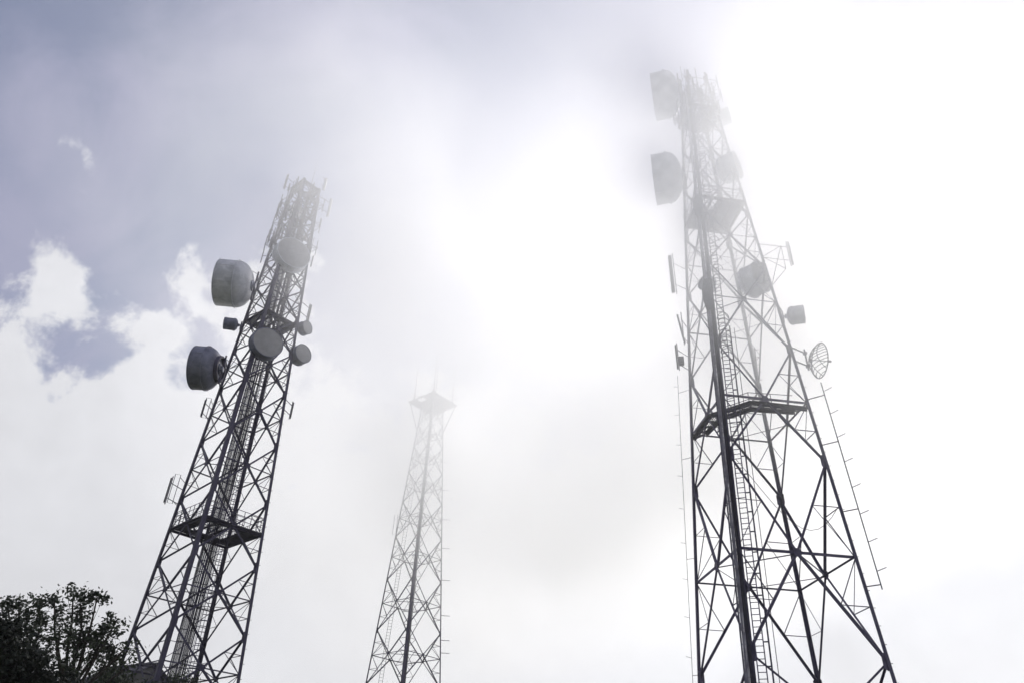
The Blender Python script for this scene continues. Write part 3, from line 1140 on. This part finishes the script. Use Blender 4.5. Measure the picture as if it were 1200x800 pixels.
def make_tree(name, label, cat, base, lobes, n_twig, leaves_per, leaf, seed, leaf_mat, trunk_r=.16, spread=.16, group=None):
    """lobes: (centre, radius) in world space; limbs reach into each lobe and end in twigs that carry leaves"""
    rnd = random.Random(seed)
    base = V(base)
    o = thing(name, base, label, cat, group)
    low = min(c.z - r for c, r in lobes) - base.z
    cen = sum((c for c, r in lobes), V((0, 0, 0))) / len(lobes) - base
    fork = V((cen.x * .35, cen.y * .35, max(.5, low * .75)))
    tm = MB().tube([(0, 0, -.2), fork * .35 + V((.06, .02, 0)), fork * .7 - V((.05, 0, 0)), fork], trunk_r, 8, trunk_r * .7)
    cm = MB()
    for c, r in lobes:
        c = c - base
        jit = lambda k: V((rnd.uniform(-k, k), rnd.uniform(-k, k), rnd.uniform(-k, k)))
        m1 = fork.lerp(c, .4) + jit(r * .25)
        m2 = fork.lerp(c, .75) + jit(r * .2)
        tm.tube([fork, m1, m2, c], trunk_r * .36, 6, trunk_r * .1)
        for i in range(int(n_twig * r * r)):
            d = V((rnd.gauss(0, 1), rnd.gauss(0, 1), rnd.gauss(0, 1))).normalized()
            rr = r * (rnd.random() ** .45)
            e = c + V((d.x * rr, d.y * rr, d.z * rr * .85))
            st = rnd.choice((m1, m2, c, c))
            if True:
                q = st.lerp(e, .5) + jit(r * .12)
                tm.tube([st, q, e], trunk_r * .07, 3, trunk_r * .03, cap=False)
            w = spread * rnd.uniform(.6, 1.5)
            for k in range(leaves_per):
                p = e + V((rnd.gauss(0, w), rnd.gauss(0, w), rnd.gauss(0, w * .8)))
                a = V((rnd.gauss(0, 1), rnd.gauss(0, 1), rnd.gauss(0, .7) - .2)).normalized()
                b = a.cross(V((rnd.gauss(0, 1), rnd.gauss(0, 1), rnd.gauss(0, 1)))).normalized()
                L = leaf * rnd.uniform(.6, 1.25)
                wd = L * .24
                n = a.cross(b) * (L * .07)
                cm.add([p - a * L * .5, p + b * wd - n, p + a * L * .5, p - b * wd - n], [(0, 1, 2), (0, 2, 3)])
    link('trunk', tm.mesh('trunk', True), o, M['bark'])
    link('crown', cm.mesh('crown'), o, M[leaf_mat])
    return o


def lobes_px(dist, spec):
    out = []
    for x, y, rp, dd in spec:
        p = px_ground(x, dist + dd, y)
        out.append((p, rp * (p - CPOS).dot(FWD) / F_PX))
    return out


def gpos(x, dist):
    p = px_ground(x, dist)
    return V((p.x, p.y, ground_z(p.x, p.y)))


make_tree('broadleaf_tree', 'airy broadleaf tree with sky showing through, beside the lattice tower foot', 'tree', gpos(88, 32),
          lobes_px(32, ((94, 709, 23, 0), (120, 742, 22, .6), (70, 738, 20, -.6), (100, 752, 26, .2), (128, 768, 22, .8), (64, 705, 10, -.2),
                        (86, 695, 11, .2), (114, 699, 11, 0), (138, 725, 11, .4), (148, 758, 11, .3), (150, 780, 12, .2), (80, 785, 22, 0))),
          34, 30, .17, 5, 'leaf', .2, .13)
make_tree('broadleaf_tree', 'broadleaf tree with ragged upright tufts, between the dark tree and the airy one', 'tree', gpos(36, 35),
          lobes_px(35, ((48, 708, 13, 0), (50, 728, 15, 0), (22, 708, 13, .4), (30, 730, 20, .3), (8, 705, 12, .2), (45, 760, 24, 0), (12, 740, 20, .4))),
          34, 30, .18, 15, 'leaf', .2, .13)
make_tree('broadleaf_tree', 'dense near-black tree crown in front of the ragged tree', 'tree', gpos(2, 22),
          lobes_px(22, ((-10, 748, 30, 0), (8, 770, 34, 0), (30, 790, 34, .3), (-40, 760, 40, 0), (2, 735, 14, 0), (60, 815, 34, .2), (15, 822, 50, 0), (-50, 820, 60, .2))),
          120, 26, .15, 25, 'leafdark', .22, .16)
for x, y, rp, dist, seed, lab in ((128, 800, 24, 41, 31, 'low rounded bush in front of the hut roof, under the airy tree'),
                                  (212, 803, 15, 47, 32, 'small bush at the foot of the lattice tower cable run'),
                                  (172, 812, 14, 44, 33, 'small bush below the hut eaves by the tower leg')):
    make_tree('bush', lab, 'bush', gpos(x, dist), lobes_px(dist, ((x, y, rp, 0), (x - rp * .7, y + rp * .5, rp * .7, .2), (x + rp * .7, y + rp * .5, rp * .7, -.2), (x, y + rp * 1.3, rp * .9, 0))),
              60, 20, .2, seed, 'leaf', .12, .2)


def hut():
    a, b = px_ground(143, 68, 781), px_ground(171, 66, 779)
    zr = a.z
    d = (b - a)
    d.z = 0
    Lr = d.length + 2.4
    d.normalize()
    n = V((d.y, -d.x, 0))
    if n.y > 0:
        n = -n
    c = (a + b) / 2
    gz = ground_z(c.x, c.y) - .1
    o = thing('equipment_hut', (c.x, c.y, gz), 'dark corrugated hut roof behind the bushes at the lattice tower foot', 'hut')
    H, hw_, ev = zr - gz, 3.2, zr - gz - 1.7
    hl = Lr / 2
    w = MB()
    pr = [(-hw_ + .3, 0), (hw_ - .3, 0), (hw_ - .3, ev + .1), (0, H - .12), (-hw_ + .3, ev + .1)]
    vs = [d * s_ * (hl - .3) + n * x + V((0, 0, z)) for s_ in (-1, 1) for x, z in pr]
    w.add(vs, [(0, 1, 2, 3, 4), (9, 8, 7, 6, 5)] + [(i, 5 + i, 5 + (i + 1) % 5, (i + 1) % 5) for i in range(5)])
    link('wall', w.mesh('wall'), o, M['wall'])
    for sg in (-1, 1):
        rf = MB()
        top, bot = V((0, 0, H)), n * (sg * hw_) + V((0, 0, ev))
        nn = int(Lr / .09)
        vs = []
        for i in range(nn + 1):
            q = d * (-hl + Lr * i / nn) + V((0, 0, .03 * (i % 2)))
            vs += [top + q, bot + q]
        rf.add(vs, [(2 * i, 2 * i + 2, 2 * i + 3, 2 * i + 1) for i in range(nn)])
        link('roof_slope', rf.mesh('roof_slope'), o, M['roof'])
    link('ridge_cap', MB().tube([d * -hl + V((0, 0, H + .02)), d * hl + V((0, 0, H + .02))], .12, 6).mesh('ridge_cap'), o, M['roof'])
    dr = MB().box(n * (hw_ - .27) + V((0, 0, 1.05)), 1.0, .1, 2.1, (d, n, V((0, 0, 1))))
    link('door', dr.mesh('door'), o, M['box'])


hut()


# ------------------------------------------------------------------ low cloud through the tower tops, and the thin haze everywhere
def volume_mat(name, dens, g_, col):
    m = bpy.data.materials.new(name)
    m.use_nodes = True
    t = m.node_tree
    t.nodes.clear()
    N = NT(t)
    v = N.n('ShaderNodeVolumePrincipled', i_Color=col, i_Density=dens, i_Anisotropy=g_)
    N.n('ShaderNodeOutputMaterial', i_Volume=v.outputs[0])
    m.volume_intersection_method = 'FAST' if hasattr(m, 'volume_intersection_method') else 'FAST'
    return m


def cloud_mat():
    """vapour that thickens with height above a tilted, ragged base and thins out towards the sides"""
    m = bpy.data.materials.new('low_cloud_vapour')
    m.use_nodes = True
    t = m.node_tree
    t.nodes.clear()
    N = NT(t)
    co = N.n('ShaderNodeTexCoord').outputs['Object']
    sp = N.n('ShaderNodeSeparateXYZ', i_0=co)
    X, Y, Z = sp.outputs
    nz = N.noise(co, .045, 3, .55, .4)
    base = N.m('SUBTRACT', N.m('SUBTRACT', 43.5, N.m('MULTIPLY', X, .42)), N.m('MULTIPLY', Y, .385))
    base = N.m('MAXIMUM', base, N.m('ADD', 14.0, N.m('MULTIPLY', N.m('MAXIMUM', X, 0.0), .33)))
    h = N.m('ADD', N.m('SUBTRACT', Z, base), N.m('MULTIPLY', N.m('SUBTRACT', nz, .5), 16.0))
    d = N.step(h, -3.0, 15.0)
    d = N.m('MULTIPLY', d, N.step(X, -62.0, -10.0))
    d = N.m('MULTIPLY', d, N.step(Y, 6.0, 36.0))
    d = N.m('MULTIPLY', d, N.step(X, 85.0, 35.0))
    d = N.m('MULTIPLY', d, N.step(Y, 112.0, 76.0))
    d = N.m('MULTIPLY', d, N.step(Z, 61.0, 36.0))
    dv = N.n('ShaderNodeVectorMath', operation='DISTANCE', i_0=co, i_1=(11.5, 33.0, 26.5))
    core = N.step(dv.outputs['Value'], 15.0, 4.0, 1.0, 2.4)       # a thicker wisp against the wide tower
    d = N.m('MULTIPLY', d, core)
    dw = N.n('ShaderNodeVectorMath', operation='DISTANCE', i_0=co, i_1=(-14.5, 37.0, 37.0))
    d = N.m('MULTIPLY', d, N.step(dw.outputs['Value'], 17.0, 3.0, 1.0, 2.6))   # and one against the dark tower's head
    d = N.m('MULTIPLY', d, N.step(N.noise(co, .075, 3, .6, .6), .32, .68, .62, 1.3))
    v = N.n('ShaderNodeVolumePrincipled', i_Color=(.985, .99, 1, 1), i_Density=N.m('MULTIPLY', d, LOW_CLOUD_DENSITY), i_Anisotropy=.5)
    N.n('ShaderNodeOutputMaterial', i_Volume=v.outputs[0])
    return m


def low_cloud():
    mb = MB()
    bm = bmesh.new()
    bmesh.ops.create_cube(bm, size=1)
    bmesh.ops.subdivide_edges(bm, edges=bm.edges, cuts=9, use_grid_fill=True)
    for v in bm.verts:
        c = v.co * 2
        # rounded slab with a ragged skin; the vapour inside thins out before it reaches the skin
        k = 1 + .04 * noise.noise(c * 1.7 + V((3, 1, 7)))
        v.co = V((22.5 + 97.5 * c.x * k, 67 + 75 * c.y * k, 39 + 31 * c.z * (1 - .10 * (c.x * c.x + c.y * c.y) * .5)))
    me = bpy.data.meshes.new('low_cloud')
    bm.to_mesh(me)
    bm.free()
    o = link('low_cloud', me, None, cloud_mat())
    tag(o, 'bright low cloud drifting through the tops of the towers', 'cloud', kind='stuff')


low_cloud()
hz = link('haze', MB().box((0, 0, 33), 6400, 6400, 72).mesh('haze'), None, volume_mat('haze_air', HAZE_DENSITY, 0.45, (.97, .98, 1, 1)))
tag(hz, 'thin pale haze filling the air around the towers', 'haze', kind='stuff')
